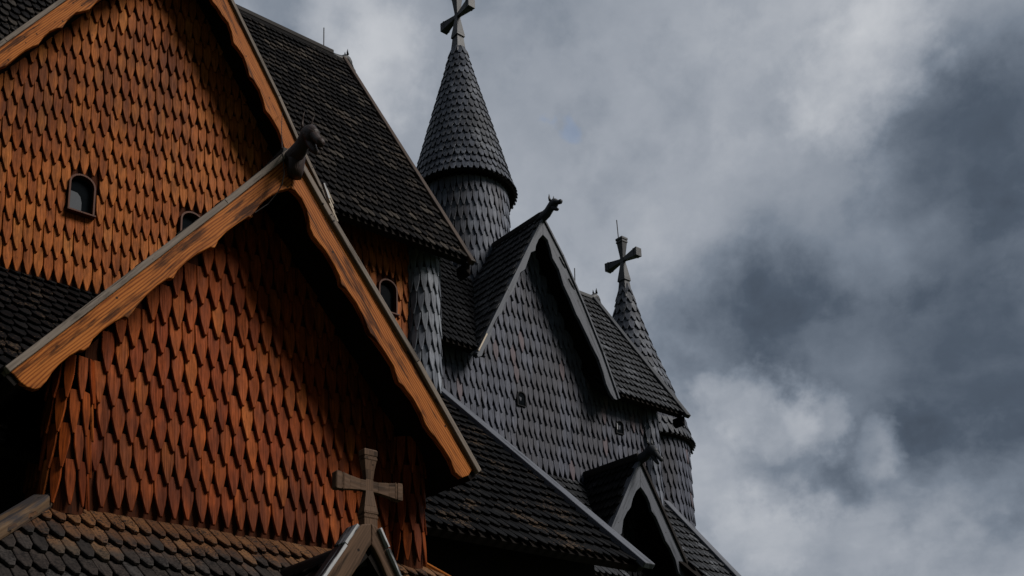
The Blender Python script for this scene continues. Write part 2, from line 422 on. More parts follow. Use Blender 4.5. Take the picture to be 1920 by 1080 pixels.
def dragon(base, fwd, s, m, droop=0.0, horns=False, jaw=True):
    """carved head: neck leaving the ridge at base towards fwd, muzzle, lower jaw, ears, eyes"""
    mb = MB(); f = V(fwd).normalized(); up = V((0, 0, 1)); sd = f.cross(up)
    base = V(base)
    def P(a, h, x=0): return base + f * (a * s) + up * (h * s) + sd * (x * s)
    def ring(a, h, ang, rx, ry):
        ax = V(up) * math.cos(ang) - f * math.sin(ang)      # tilted up axis
        return (P(a, h), sd, ax, rx * s, ry * s)
    d = droop
    # neck, crown, brow
    neck = [(-.55, .0, 0, .13, .13), (-.2, .0, 0, .14, .15), (.0, .0, .1, .14, .19), (.16, .04, .3, .125, .19), (.28, .13, .35, .12, .185),
            (.38, .2, .2, .13, .19), (.47, .22 - .2 * d, -.2 - .5 * d, .145, .19), (.56, .19 - .35 * d, -.35 - .6 * d, .13, .16), (.6, .18 - .4 * d, -.35 - .6 * d, .1, .12)]
    mb.loft([ring(*r) for r in neck], m, 14)
    # upper muzzle
    muz = [(.5, .24 - .25 * d, -.3 - .5 * d, .125, .115), (.62, .2 - .45 * d, -.35 - .5 * d, .105, .09), (.72, .15 - .65 * d, -.4 - .5 * d, .085, .07),
           (.79, .14 - .8 * d, -.3 - .5 * d, .09, .085), (.84, .13 - .88 * d, -.3 - .5 * d, .05, .05)]
    mb.loft([ring(*r) for r in muz], m, 10)
    if jaw:
        jw = [(.46, .1 - .2 * d, -.6 - .6 * d, .11, .1), (.54, .0 - .38 * d, -.7 - .6 * d, .085, .07), (.62, -.07 - .5 * d, -.7 - .5 * d, .07, .055), (.67, -.09 - .6 * d, -.5 - .5 * d, .035, .035)]
        mb.loft([ring(*r) for r in jw], m, 10)
    for x in (-1, 1):   # ears / horns, brow bumps
        if horns:
            er = [(.34, .28, .3, .03, .03), (.33, .4, .3, .026, .02), (.36, .52, .1, .016, .012), (.42, .6, 0, .004, .004)]
        else:
            er = [(.4, .34, 0, .06, .045), (.37, .46, 0, .05, .026), (.38, .6, 0, .006, .006)]
        rr = []
        for (a, h, an, rx, ry) in er:
            rr.append((P(a, h, x * .085 * (1 + (h - .28) * .8)), sd, f, rx * s, ry * s))
        mb.loft(rr, m, 8)
        mb.loft([(P(.57, .27 - .3 * d, x * .05), sd, f, .04 * s, .05 * s), (P(.58, .32 - .3 * d, x * .055), sd, f, .025 * s, .035 * s), (P(.58, .335 - .3 * d, x * .055), sd, f, .004 * s, .004 * s)], m, 8)
    return mb

# ------------------------------------------------------------------ the church
church = bpy.data.objects.new('stave_church', None); COL.objects.link(church)
church.location = (0, 0, 0)
church['label'] = 'wooden stave church of amber and grey shingles with steep gables, dragon heads and round turrets'
church['category'] = 'church'

def sub(mb, name, parent, **kw): return mb.build(name, parent, **kw)

# ---------- nave -------------------------------------------------
YN = 13.45
NE_Y, NE_Z, NR_Y, NR_Z, NX = 12.85, 11.12, 16.98, 17.98, 11.01     # eave, ridge, far rake
GA = (5.415, 15.42)                                                # apex of the big cross gable
nave = MB()
gable = [(-3.9, 8.7), (10.14, 8.7), (10.14, 11.98), (7.6, 11.98), (GA[0], 15.38), (2.75, 11.7), (-3.9, 11.7)]
wins = [(4.0, 4.43, 9.95, 10.61), (5.72, 6.15, 9.95, 10.61), (9.39, 9.82, 9.93, 10.6)]
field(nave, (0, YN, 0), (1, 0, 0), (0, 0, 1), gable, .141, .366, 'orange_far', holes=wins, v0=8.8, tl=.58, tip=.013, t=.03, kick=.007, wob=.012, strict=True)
def wallquad(mb, x0, x1, z0, z1, y, m): mb.quad([(x0, y, z0), (x1, y, z0), (x1, y, z1), (x0, y, z1)], m)
nave.prism_xz([(-4, 0), (10.55, 0), (10.55, 11.9), (7.72, 11.9), (GA[0], 15.25), (2.75, 11.55), (-4, 11.55)], YN, YN + .25, 'backing')
nave.quad([(10.55, YN + .25, 0), (10.55, 20.4, 0), (10.55, 20.4, 12.2), (10.55, YN + .25, 12.2)], 'backing_grey')
nave.quad([(10.55, 20.4, 12.2), (10.55, YN + .25, 12.2), (10.55, 16.98, 17.9), (10.55, 16.98, 17.9)], 'backing_grey')
nave_o = sub(nave, 'nave', church)

r_ = MB()
slope = V((0, NR_Y - NE_Y, NR_Z - NE_Z)); SL = slope.length
field(r_, (0, NE_Y, NE_Z), (1, 0, 0), slope, [(-4, 0), (2.1, 0), (GA[0], 5.06), (8.13, 0), (NX - .06, 0), (NX - .06, SL - .08), (-4, SL - .08)], .142, .245, 'roof_brown', style='tile', tl=.5, t=.027, wob=.012, L=.31, cham=.005)
slab(r_, (8.2, NE_Y + .02, NE_Z), (NX - .03, NE_Y + .02, NE_Z), (NX - .03, NR_Y, NR_Z - .03), (4.0, NR_Y, NR_Z - .03), .1, 'soffit')
slab(r_, (-4, NE_Y + .02, NE_Z), (2.1, NE_Y + .02, NE_Z), (6.7, NR_Y, NR_Z - .03), (-4, NR_Y, NR_Z - .03), .1, 'soffit')
slab(r_, (NX - .03, 21.1, NE_Z), (-4, 21.1, NE_Z), (-4, NR_Y, NR_Z - .03), (NX - .03, NR_Y, NR_Z - .03), .1, 'roof_brown')
sub(r_, 'roof', nave_o)
b = MB()   # far rake board, with drip end, and ridge board
sd = slope.normalized()
nn = V((1, 0, 0)).cross(sd)
b.beam(V((NX, NE_Y, NE_Z)) - sd * .1 + nn * .03, V((NX, NR_Y, NR_Z)) + nn * .03, nn, .11, .1, 'frame_rake')
sub(b, 'rake_board', nave_o, bevel=.012)
b = MB()
b.prism_xz([(NX - .06, NE_Z - .02), (NX + .04, NE_Z - .02), (NX + .04, NE_Z - .26), (NX - .06, NE_Z - .2)], NE_Y + .02, NE_Y + .3, 'soffit', (0, 1))
sub(b, 'rafter_end', nave_o, bevel=.02)
b = MB()
b.beam((-4, NR_Y, NR_Z + .03), (NX - .3, NR_Y, NR_Z + .03), (0, 0, 1), .16, .1, 'log')
b.beam((-4, NR_Y - .1, NR_Z - .1), (NX - .05, NR_Y - .1, NR_Z - .1), nn, .2, .03, 'roof_brown')
sub(b, 'ridge_board', nave_o, bevel=.012)
sub(dragon((NX - .12, NR_Y, NR_Z - .02), (1, 0, 0), .52, 'darkgrey', droop=.55), 'dragon_head', nave_o, smooth=True)
b = MB(); b.beam((10.49, NR_Y, NR_Z), (10.49, NR_Y, NR_Z + .6), (1, 0, 0), .018, .018, 'metal'); sub(b, 'lightning_rod', nave_o)

# gable roof of the big cross gable
gr = MB()
GY = 12.875
yb = 15.6
for side, ex in ((-1, 2.25), (1, 8.17)):
    ez = 11.833 + 1.398 * (ex - 2.849) if side < 0 else 11.07
    ez -= .05; gz = GA[1] - .08
    A, Bq = V((ex, GY, ez)), V((ex, yb - 2.6, ez))
    C, Dq = V((GA[0], yb, gz)), V((GA[0], GY, gz))
    if side < 0: slab(gr, Bq, A, Dq, C, .12, 'soffit')
    else: slab(gr, A, Bq, C, Dq, .12, 'soffit')
    W = (Dq - A); U = V((0, 1, 0)) if side > 0 else V((0, -1, 0))
    L = W.length
    P0 = A if side > 0 else V((ex, yb, ez))
    D_ = yb - GY
    poly = [(0.02, 0), (.4, 0), (D_, L), (.02, L)] if side > 0 else [(D_ - .02, 0), (D_ - .4, 0), (0, L), (D_ - .02, L)]
    field(gr, P0, U, W, poly, .142, .245, 'roof_brown', style='tile', tl=.5, t=.027, wob=.012, L=.31, cham=.005)
sub(gr, 'gable_roof', nave_o)

G_RI = [(5.415,14.6),(5.6,14.42),(5.78,14.25),(5.84,14.05),(5.9,13.97),(5.97,13.925),(6.066,13.815),(6.172,13.729),(6.232,13.601),(6.276,13.407),(6.343,13.36),(6.46,13.248),(6.52,13.11),(6.573,12.939),(6.65,12.895),(6.759,12.768),(6.83,12.605),(6.872,12.449),(6.97,12.374),(7.11,12.2),(7.192,12.021),(7.234,11.865),(7.343,11.773),(7.454,11.604),(7.526,11.44),(7.578,11.287),(7.7,11.2),(7.84,11.06),(7.93,10.98),(8.05,10.98),(8.11,11.06)]
G_LI = [(5.415,14.6),(5.2,14.42),(5.03,14.25),(4.94,14.05),(4.85,13.95),(4.72,13.86),(4.58,13.74),(4.5,13.55),(4.46,13.45),(4.38,13.38),(4.24,13.28),(4.12,13.14),(4.076,13.081),(3.976,12.896),(3.901,12.832),(3.782,12.747),(3.677,12.58),(3.612,12.408),(3.545,12.376),(3.439,12.273),(3.372,12.164),(3.302,11.993),(3.233,11.935),(3.138,11.831),(3.059,11.719),(2.969,11.577),(2.905,11.481),(2.826,11.404),(2.7,11.25),(2.6,11.1),(2.48,10.95),(2.36,10.88),(2.26,10.9)]
def barge(inner, outer, y0, m, vm, parent, vw=.1, vt=.058, th=.07, proud=.04, label=None, vname='verge_board'):
    """barge board cut from inner and outer edge lines (x,z), plus the verge plank on its outer edge"""
    for k in range(len(outer) - 1): pass
    mb = MB()
    d = (outer[0][0] - outer[-1][0], outer[0][1] - outer[-1][1])
    mb.prism_xz(list(inner) + list(reversed(outer)) if (inner[0][0]-outer[-1][0])**2+(inner[0][1]-outer[-1][1])**2 > (inner[0][0]-outer[0][0])**2+(inner[0][1]-outer[0][1])**2 else list(inner) + list(outer), y0, y0 + th, m, d)
    o1 = sub(mb, 'barge_board', parent, bevel=.008, label=label)
    vb = MB()
    cx = sum(p[0] for p in inner) / len(inner); cz = sum(p[1] for p in inner) / len(inner)
    for p, q in zip(outer, outer[1:]):
        p3, q3 = V((p[0], 0, p[1])), V((q[0], 0, q[1])); dd = (q3 - p3).normalized()
        n = V((0, 1, 0)).cross(dd)
        if n.dot(V((cx, 0, cz)) - p3) > 0: n = -n       # n points outward
        ya = y0 - proud
        c = (p3 + q3) / 2 - n * (vt * .5 - .02)
        c.y = ya + .075
        vb.box(c, (0, 1, 0), dd, n, .075, (q3 - p3).length / 2 + .012, vt * .5, vm)
    o2 = sub(vb, vname, parent, bevel=.008)
    return o1, o2
barge(G_RI, [GA, (6.204, 14.159), (7.097, 12.78), (7.5, 12.08), (7.927, 11.405), (8.155, 11.07)], 12.85, 'board', 'verge', nave_o)
barge(G_LI, [GA, (4.3, 13.86), (2.849, 11.833), (2.2, 10.93)], 12.85, 'board', 'verge', nave_o)
b = MB()   # splintered end of the verge
for k in range(9):
    a = V((7.93 + .01 * k, 12.74 + .012 * (k % 4), 11.42 - .035 * k)); d = V((.33 + .05 * RN(), -.05 + .08 * RN(), -.66)).normalized()
    b.beam(a, a + d * (.22 + .16 * RN()), (0, 1, .2), .022, .018, 'straw')
b.beam((7.9, 12.75, 11.46), (8.0, 12.75, 11.22), (0, 1, 0), .035, .06, 'flaked')
sub(b, 'splintered_verge_end', nave_o)

# windows: arched frame, sill, dark pane
def arched(x0, x1, z0, z1, n=10):
    r = (x1 - x0) / 2; h = min(r * .85, (z1 - z0) * .5)
    pts = [(x0, z0), (x1, z0), (x1, z1 - h)]
    pts += [((x0 + x1) / 2 + r * math.cos(math.pi * k / n), z1 - h + h * math.sin(math.pi * k / n)) for k in range(1, n)]
    return pts + [(x0, z1 - h)]
def window(x0, x1, z0, z1, y, parent, m='frame', fw=.026, pale_patch=False, proud=.1):
    mb = MB()
    o = arched(x0, x1, z0, z1); i = arched(x0 + fw, x1 - fw, z0 + fw * .6, z1 - fw)
    n = len(o); g = RN() * 20
    vs = [V((x, y - proud, z)) for x, z in o] + [V((x, y - proud, z)) for x, z in i] + [V((x, y + .02, z)) for x, z in o] + [V((x, y, z)) for x, z in i]
    gs = [(v.x + g, v.z + g, .5) for v in vs]; fs = []
    for k in range(n):
        l = (k + 1) % n
        fs += [(k, l, n + l, n + k), (2 * n + k, 2 * n + l, l, k), (n + k, n + l, 3 * n + l, 3 * n + k)]
    mb.add(vs, fs, gs, m)
    mb.box(((x0 + x1) / 2, y - proud + .01, z0 - .012), (1, 0, 0), (0, 1, 0), (0, 0, 1), (x1 - x0) / 2 + .012, .05, .011, m)
    wo = sub(mb, 'window', parent)
    return wo
def pane(x0, x1, z0, z1, y, parent, pale_patch=False):
    mb = MB()
    mb.prism_xz(arched(x0 + .02, x1 - .02, z0 + .01, z1 - .02), y - .012, y - .006, 'glass')
    if pale_patch:
        w = x1 - x0
        mb.prism_xz([(x0 + .02, z0 + .02), (x0 + w * .56, z0 + .02), (x0 + w * .56, z0 + .2), (x0 + w * .5, z0 + .29), (x0 + w * .38, z0 + .34), (x0 + .02, z0 + .35)], y - .02, y - .014, 'pale_patch')  # paler grey patch over the lower left of the pane
    return mb.build('pane', parent)
# part > sub-part: the window is a part of the church, its pane a sub-part
for (x0, x1, z0, z1), bl in zip(wins, (True, False, False)):
    wo = window(x0 + .02, x1 - .02, z0 + .02, z1 - .03, YN, church)
    pane(x0 + .02, x1 - .02, z0 + .02, z1 - .03, YN, wo, bl)

c = MB()
column(c, 10.41, 13.47, .3, 4, 11.3, .118, .366, 'silver', -math.pi * 1.08, .35, 8.62, back='backing_grey', tl=.62, tip=.012, t=.022, cham=.005)
sub(c, 'corner_column', nave_o, label='silvery grey round corner column')

# aisle lean-to roof
LX = 10.7
T0, E0 = V((0, 13.45, 8.79)), V((0, 9.14, 4.84))
ls = T0 - E0; LL = ls.length
a = MB()
field(a, E0, (1, 0, 0), ls, [(-3, 0), (LX - .06, 0), (LX - .06, LL), (-3, LL)], .165, .285, 'roof_moss', style='tile', tl=.5, t=.03, wob=.014, L=.36, cham=.005)
slab(a, (-3, E0.y + .02, E0.z), (LX - .02, E0.y + .02, E0.z), (LX - .02, T0.y, T0.z - .02), (-3, T0.y, T0.z - .02), .1, 'soffit')
sub(a, 'aisle_roof', nave_o)
ln = V((1, 0, 0)).cross(ls.normalized())
b = MB()
b.beam(V((LX - .02, E0.y, E0.z)) - ls.normalized() * .12 + ln * .07, V((LX - .02, T0.y, T0.z)) + ln * .07, ln, .2, .09, 'board_grey')
b.beam(V((LX - .02, E0.y, E0.z)) - ls.normalized() * .02 - ln * .03, V((LX - .02, T0.y, T0.z)) - ln * .03, ln, .1, .1, 'log')
sub(b, 'rake_board', nave_o, bevel=.014)
b = MB()
b.prism_xz([(-3, 0), (LX - .25, 0), (LX - .25, 5.2), (-3, 5.2)], 9.75, 9.9, 'soffit')
b.quad([(LX - .25, 9.9, 0), (LX - .25, 13.4, 0), (LX - .25, 13.4, 8.4), (LX - .25, 9.9, 5.2)], 'soffit')
sub(b, 'aisle_wall', nave_o)

# cable running from the big gable down over the porch peak
def tube(mb, pts, r, m, seg=6):
    rings = []
    for k, p in enumerate(pts):
        p = V(p); d = (V(pts[min(k + 1, len(pts) - 1)]) - V(pts[max(k - 1, 0)])).normalized()
        a = d.cross(V((0.3, 1, 0.2))).normalized(); rings.append((p, a, d.cross(a), r, r))
    mb.loft(rings, m, seg)
cb = MB()
tube(cb, [(7.144, 12.8, 12.474), (5.8, 10.4, 10.2), (4.474, 7.99, 7.963), (4.485, 7.97, 7.747), (4.463, 7.97, 7.622), (4.435, 8.0, 7.542), (4.355, 8.05, 7.409), (4.224, 8.06, 7.277), (4.15, 8.3, 7.2)], .005, 'log')
sub(cb, 'cable', nave_o)

# ---------- porch ------------------------------------------------
YP = 8.8
PA = (4.639, 8.156)
porch = MB()
PX0, PX1, PZ = 3.01, 6.52, 4.27
PL, PR = (2.043, 5.136), (6.985, 5.194)
pg = [(PX0 - .03, PZ - .1), (PX1 + .1, PZ - .1), (PX1 + .1, 5.65), (PA[0] + .02, 8.05), (PX0 - .03, 5.95)]
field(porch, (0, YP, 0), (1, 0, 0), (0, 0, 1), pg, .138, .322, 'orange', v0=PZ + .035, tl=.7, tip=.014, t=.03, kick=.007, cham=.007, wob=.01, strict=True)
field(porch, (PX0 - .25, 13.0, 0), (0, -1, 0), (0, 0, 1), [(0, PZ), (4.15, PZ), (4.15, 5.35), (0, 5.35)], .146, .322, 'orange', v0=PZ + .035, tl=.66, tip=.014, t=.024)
porch.prism_xz([(PX0 - .2, 0), (PX1 + .1, 0), (PX1 + .1, 5.55), (PA[0], 7.95), (PX0 - .1, 5.8)], YP, YP + .2, 'backing')
for x in (PX0 - .22, PX1 + .1):
    porch.quad([(x, 13, 0), (x, YP, 0), (x, YP, 5.75), (x, 13, 5.75)], 'backing')
porch_o = sub(porch, 'entrance_porch', church)
for cx, a0, a1 in ((2.79, -math.pi * 1.1, .1), (6.53, -math.pi * 1.05, .2)):
    c = MB()
    column(c, cx, 8.78, .18, PZ - .1, 5.3, .1, .322, 'orange', a0, a1, PZ - .03, tl=.72, tip=.01, t=.02, cham=.005)
    sub(c, 'corner_column', porch_o)
pr = MB()
PY = 8.125
for side, ex, ez in ((-1, *PL), (1, *PR)):
    ez -= .05; pz = PA[1] - .07
    A, Bq = V((ex, PY, ez)), V((ex, 12.6, ez)); C, Dq = V((PA[0], 12.9, pz)), V((PA[0], PY, pz))
    (slab(pr, Bq, A, Dq, C, .1, 'soffit') if side < 0 else slab(pr, A, Bq, C, Dq, .1, 'soffit'))
    W = Dq - A; L = W.length; D_ = 4.5
    if side > 0: field(pr, A, (0, 1, 0), W, [(.02, 0), (D_, 0), (D_, L), (.02, L)], .165, .285, 'roof_brown', style='tile', tl=.5, t=.03, wob=.014, L=.36)
    else: field(pr, A + V((0, D_, 0)), (0, -1, 0), W, [(0, 0), (D_ - .02, 0), (D_ - .02, L), (0, L)], .165, .285, 'roof_brown', style='tile', tl=.5, t=.03, wob=.014, L=.36)
pr.beam((PA[0], PY + .02, PA[1] - .01), (PA[0], 12.9, PA[1] - .01), (0, 0, 1), .14, .06, 'log')
sub(pr, 'roof', porch_o)
P_LI = [(4.641,7.718),(4.515,7.642),(4.385,7.519),(4.294,7.4),(4.244,7.307),(4.211,7.238),(4.176,7.238),(4.07,7.133),(3.95,7.003),(3.87,6.887),(3.835,6.793),(3.791,6.789),(3.66,6.681),(3.558,6.568),(3.473,6.451),(3.436,6.359),(3.389,6.351),(3.286,6.246),(3.177,6.105),(3.104,5.986),(3.064,5.909),(3.032,5.854),(3.002,5.866),(2.91,5.79),(2.82,5.696),(2.737,5.585),(2.705,5.503),(2.666,5.459),(2.629,5.454),(2.543,5.379),(2.468,5.288),(2.411,5.199),(2.369,5.108),(2.325,5.042),(2.279,5.017),(2.214,5.025),(2.16,5.054),(2.105,5.105)]
P_RI = [(4.641,7.718),(4.685,7.704),(4.766,7.644),(4.824,7.545),(4.856,7.437),(4.87,7.347),(4.909,7.277),(4.959,7.234),(5.055,7.159),(5.164,7.028),(5.223,6.928),(5.242,6.845),(5.294,6.819),(5.424,6.698),(5.509,6.575),(5.562,6.472),(5.595,6.41),(5.647,6.377),(5.78,6.247),(5.887,6.127),(5.926,6.014),(5.953,5.961),(6.014,5.929),(6.136,5.817),(6.237,5.681),(6.298,5.565),(6.339,5.521),(6.429,5.446),(6.533,5.344),(6.616,5.243),(6.677,5.12),(6.762,5.077),(6.858,5.123),(6.896,5.184)]
barge(P_LI, [PA, (3.912, 7.293), PL], 8.1, 'board', 'verge', porch_o)
barge(P_RI, [PA, (5.096, 7.56), (6.183, 6.24), PR], 8.1, 'board', 'verge', porch_o)
sub(dragon((PA[0] - .02, 7.98, 8.02), (.06, -1, 0), .54, 'carving', droop=.42, horns=True), 'dragon_head', porch_o, smooth=True)
b = MB(); b.loft([((PA[0], 8.03, 7.8), (1, 0, 0), (0, 1, 0), .075, .05), ((PA[0], 8.02, 7.86), (1, 0, 0), (0, 1, 0), .085, .07), ((PA[0], 8.0, 8.0), (1, 0, 0), (0, 1, 0), .09, .09), ((PA[0], 8.0, 8.1), (1, 0, 0), (0, 1, 0), .06, .08)], 'carving', 12)
sub(b, 'dragon_neck', porch_o, smooth=True)
# skirt roof round the porch
sk = MB()
S = 1.25; KD = .9
sl = V((0, 1, KD)); SLn = math.hypot(1, KD) * S
P0 = V((0, YP - S, PZ - KD * S))
field(sk, P0, (1, 0, 0), sl, [(2.68 - S, 0), (6.72 + S, 0), (6.68, SLn), (2.74, SLn)], .128, .29, 'skirt', style='spear_low', tl=.42, tip=.022, t=.03, kick=.01, L=.37, cham=.005, v0=SLn - .29 * 6 + .2)
slab(sk, (2.68 - S, YP - S, PZ - KD * S), (6.72 + S, YP - S, PZ - KD * S), (6.72, YP, PZ), (2.68, YP, PZ), .06, 'soffit')
sl2 = V((1, 0, KD))
field(sk, (2.68 - S, 13.0, PZ - KD * S), (0, -1, 0), sl2, [(0, 0), (4.2 + S, 0), (4.2, SLn), (0, SLn)], .145, .34, 'skirt', style='spear_low', tl=.3, tip=.022, t=.03, L=.42)
slab(sk, (2.68 - S, 13, PZ - KD * S), (2.68 - S, YP - S, PZ - KD * S), (2.68, YP, PZ), (2.68, 13, PZ), .06, 'soffit')
slab(sk, (6.72 + S, YP - S, PZ - KD * S), (6.72 + S, 9.7, PZ - KD * S), (6.72, 9.7, PZ), (6.72, YP, PZ), .06, 'skirt')
sk.prism_xz([(2.3, 0), (7.1, 0), (7.1, 3.75), (2.3, 3.75)], YP - .6, YP - .5, 'soffit')
sub(sk, 'skirt_roof', porch_o)
b = MB(); b.beam((2.63, 8.77, 4.31), (2.68 - S, YP - S, PZ - KD * S + .1), (-.3, -.3, 1), .2, .12, 'hip'); sub(b, 'hip_beam', porch_o, bevel=.03)
b = MB(); b.beam((6.71, 8.8, 4.3), (6.72 + S, YP - S, PZ - KD * S + .06), (.3, -.3, 1), .12, .07, 'board'); sub(b, 'hip_beam', porch_o, bevel=.015)

# ---------- little gable with the wooden cross --------------------
KX, KY = 4.815, 6.95
k = MB()
k.prism_xz([(4.812, 3.84), (4.78, 3.8), (4.70, 3.66), (4.60, 3.52), (4.35, 3.1), (4.05, 3.1), (4.352, 3.521), (4.52, 3.76), (4.634, 3.927), (4.72, 4.0), (4.812, 4.02)], KY, KY + .09, 'crosswood', (.5, .8))
k.prism_xz([(4.812, 4.02), (4.88, 4.0), (4.94, 3.86), (5.073, 3.611), (5.34, 3.1), (5.12, 3.1), (4.98, 3.57), (4.9, 3.72), (4.84, 3.81), (4.812, 3.84)], KY, KY + .09, 'crosswood', (-.5, .8))
k.prism_xz([(4.2, 0), (5.4, 0), (5.2, 3.3), (4.81, 3.95), (4.4, 3.3)], KY + .35, KY + .4, 'soffit')
k_o = sub(k, 'cross_gable', church, bevel=.012)
b = MB()
for p, q in (((4.655, 3.975), (4.53, 3.80)), ((4.535, 3.79), (4.30, 3.46)), ((4.3, 3.46), (4.03, 3.08))):
    p3, q3 = V((p[0], KY + .02, p[1])), V((q[0], KY + .02, q[1]))
    b.beam(p3 + V((0, .02, 0)), q3 + V((0, .02, 0)), (-.8, 0, .6), .17, .03, 'flaked')
sub(b, 'verge_board', k_o, bevel=.004)
b = MB()
for p, q in (((4.885, 3.985), (4.97, 3.83)), ((4.97, 3.82), (5.09, 3.6)), ((5.09, 3.6), (5.36, 3.08))):
    b.beam((p[0], KY + .05, p[1]), (q[0], KY + .05, q[1]), (.8, 0, .6), .17, .022, 'flaked')
sub(b, 'verge_board', k_o, bevel=.004)
b = MB()
b.loft([((4.80, KY + .1, 3.79), (1, 0, 0), (0, 0, 1), .115, .12), ((4.80, 7.8, 3.785), (1, 0, 0), (0, 0, 1), .12, .115), ((4.80, 8.9, 3.77), (1, 0, 0), (0, 0, 1), .12, .125)], 'log', 14)
sub(b, 'ridge_log', k_o, smooth=True)
b = MB()
slab(b, (4.05, 8.9, 3.08), (4.05, KY + .04, 3.08), (4.81, KY + .04, 3.82), (4.81, 8.9, 3.82), .05, 'soffit')
slab(b, (5.36, KY + .04, 3.08), (5.36, 8.9, 3.08), (4.81, 8.9, 3.82), (4.81, KY + .04, 3.82), .05, 'soffit')
field(b, (4.05, 8.9, 3.08), (0, -1, 0), (.76, 0, .74), [(0, 0), (1.84, 0), (1.84, .95), (0, .95)], .142, .215, 'roof_brown', style='tile', tl=.5, t=.028, L=.28)
sub(b, 'roof', k_o)
b = MB()
mb_ = b
prof = [(-.04, .1), (.06, .09), (.15, .09), (.158, .097), (.175, .097), (.18, .088), (.192, .088), (.195, .097), (.21, .097), (.26, .083), (.4, .05), (.5, .05), (.58, .062), (.665, .083), (.672, .09), (.69, .09), (.694, .084), (.703, .084), (.707, .092), (.75, .094), (.765, .08)]
cross(b, (KX + .01, KY + .07), 3.92, prof, (.44, [(0, .047, .05), (.09, .047, .048), (.2, .06, .055), (.26, .07, .066), (.264, .075, .07), (.272, .075, .07), (.275, .069, .064), (.285, .069, .064), (.288, .075, .072), (.335, .077, .074), (.345, .065, .06)]), 'crosswood', (1, 0, 0), .74, .5)
sub(b, 'cross', k_o, bevel=.006)

# ---------- chancel ----------------------------------------------
YC = 14.9
CE_Y, CE_Z, CR_Y, CR_Z, CX = 14.45, 10.42, 17.0, 14.37, 18.67
DA = (14.417, 13.935)
ch = MB()
cwins = [(13.9, 14.14, 9.72, 10.04), (16.81, 17.05, 9.72, 10.03)]
cg = [(10.6, 8.3), (17.95, 8.3), (17.95, 10.98), (16.0, 10.98), (DA[0], 13.85), (12.86, 10.98), (10.6, 10.98)]
field(ch, (0, YC, 0), (1, 0, 0), (0, 0, 1), cg, .155, .368, 'grey', v0=8.37, tl=.62, tip=.014, t=.028, kick=.004, holes=[(a + .05, b - .05, c - .05, d - .1) for a, b, c, d in cwins], wob=.012, strict=True)
for (x0, x1, z0, z1) in ((10.6, 13.95, 0, 11.2), (14.09, 16.86, 0, 13.8), (17.0, 18.1, 0, 11.2)): pass
ch.prism_xz([(10.6, 0), (18.1, 0), (18.1, 10.9), (16.0, 10.9), (DA[0], 13.75), (12.9, 10.9), (10.6, 10.9)], YC, YC + .2, 'backing_grey')
ch.quad([(18.1, YC + .2, 0), (18.1, 19.1, 0), (18.1, 19.1, 10.9), (18.1, YC + .2, 10.9)], 'backing_grey')
ch.quad([(18.1, 19.1, 10.9), (18.1, YC + .2, 10.9), (18.1, 17, 14.3), (18.1, 17, 14.3)], 'backing_grey')
ch_o = sub(ch, 'chancel', church)
def port(x0, x1, z0, z1, y, pale):
    mb = MB()
    a_ = arched(x0, x1, z0, z1)
    mb.prism_xz(a_, y - .055, y - .05, 'glass')
    n = len(a_); i = arched(x0 + .02, x1 - .02, z0 + .015, z1 - .02)
    vs = [V((x, y - .075, z)) for x, z in a_] + [V((x, y - .075, z)) for x, z in i] + [V((x, y - .05, z)) for x, z in a_] + [V((x, y - .05, z)) for x, z in i]
    fs = []
    for k_ in range(n):
        l_ = (k_ + 1) % n
        fs += [(k_, l_, n + l_, n + k_), (2 * n + k_, 2 * n + l_, l_, k_), (n + k_, n + l_, 3 * n + l_, 3 * n + k_)]
    mb.add(vs, fs, [(v.x, v.z, .5) for v in vs], 'backing_grey')
    if pale: mb.prism_xz([(x0 + .01, z0 + .08), (x0 + .035, z0 + .08), (x0 + .035, z0 + .22), (x0 + .01, z0 + .22)], y - .085, y - .08, 'flaked')
    return sub(mb, 'window', ch_o)
port(*cwins[0], YC, False); port(*cwins[1], YC, True)
c = MB()
column(c, 17.96, 14.97, .24, 7, 10.2, .115, .368, 'drum', -math.pi * 1.05, .5, 8.2, back='backing_grey', tl=.62, tip=.012, t=.022, cham=.005)
sub(c, 'corner_column', ch_o)
cr = MB()
cs = V((0, CR_Y - CE_Y, CR_Z - CE_Z)); CL = cs.length
field(cr, (0, CE_Y, CE_Z), (1, 0, 0), cs, [(10.6, 0), (12.5, 0), (13.9, 2.75), (14.417, CL - .1), (10.6, CL - .1)], .145, .25, 'roof_black', style='tile', tl=.5, t=.027, wob=.012, L=.31)
field(cr, (0, CE_Y, CE_Z), (1, 0, 0), cs, [(16.35, 0), (CX - .06, 0), (CX - .06, CL - .06), (14.417, CL - .06), (14.9, 2.75)], .16, .27, 'roof_grey', style='spear', tl=.5, tip=.03, t=.03, L=.34)
slab(cr, (10.6, CE_Y + .02, CE_Z), (12.75, CE_Y + .02, CE_Z), (14.45, CR_Y, CR_Z - .02), (10.6, CR_Y, CR_Z - .02), .1, 'soffit')
slab(cr, (16.1, CE_Y + .02, CE_Z), (CX - .03, CE_Y + .02, CE_Z), (CX - .03, CR_Y, CR_Z - .02), (14.45, CR_Y, CR_Z - .02), .1, 'soffit')
slab(cr, (CX - .03, 19.55, CE_Z), (10.6, 19.55, CE_Z), (10.6, CR_Y, CR_Z - .02), (CX - .03, CR_Y, CR_Z - .02), .1, 'roof_grey')
sub(cr, 'roof', ch_o)
cd = cs.normalized(); cn = V((1, 0, 0)).cross(cd)
b = MB()
b.beam(V((CX, CE_Y, CE_Z)) - cd * .1 + cn * .04, V((CX, CR_Y, CR_Z)) + cn * .04, cn, .16, .1, 'darkgrey')
b.beam((14.4, CR_Y, CR_Z + .02), (CX - .1, CR_Y, CR_Z + .02), (0, 0, 1), .16, .1, 'darkgrey')
sub(b, 'rake_board', ch_o, bevel=.012)
b = MB()
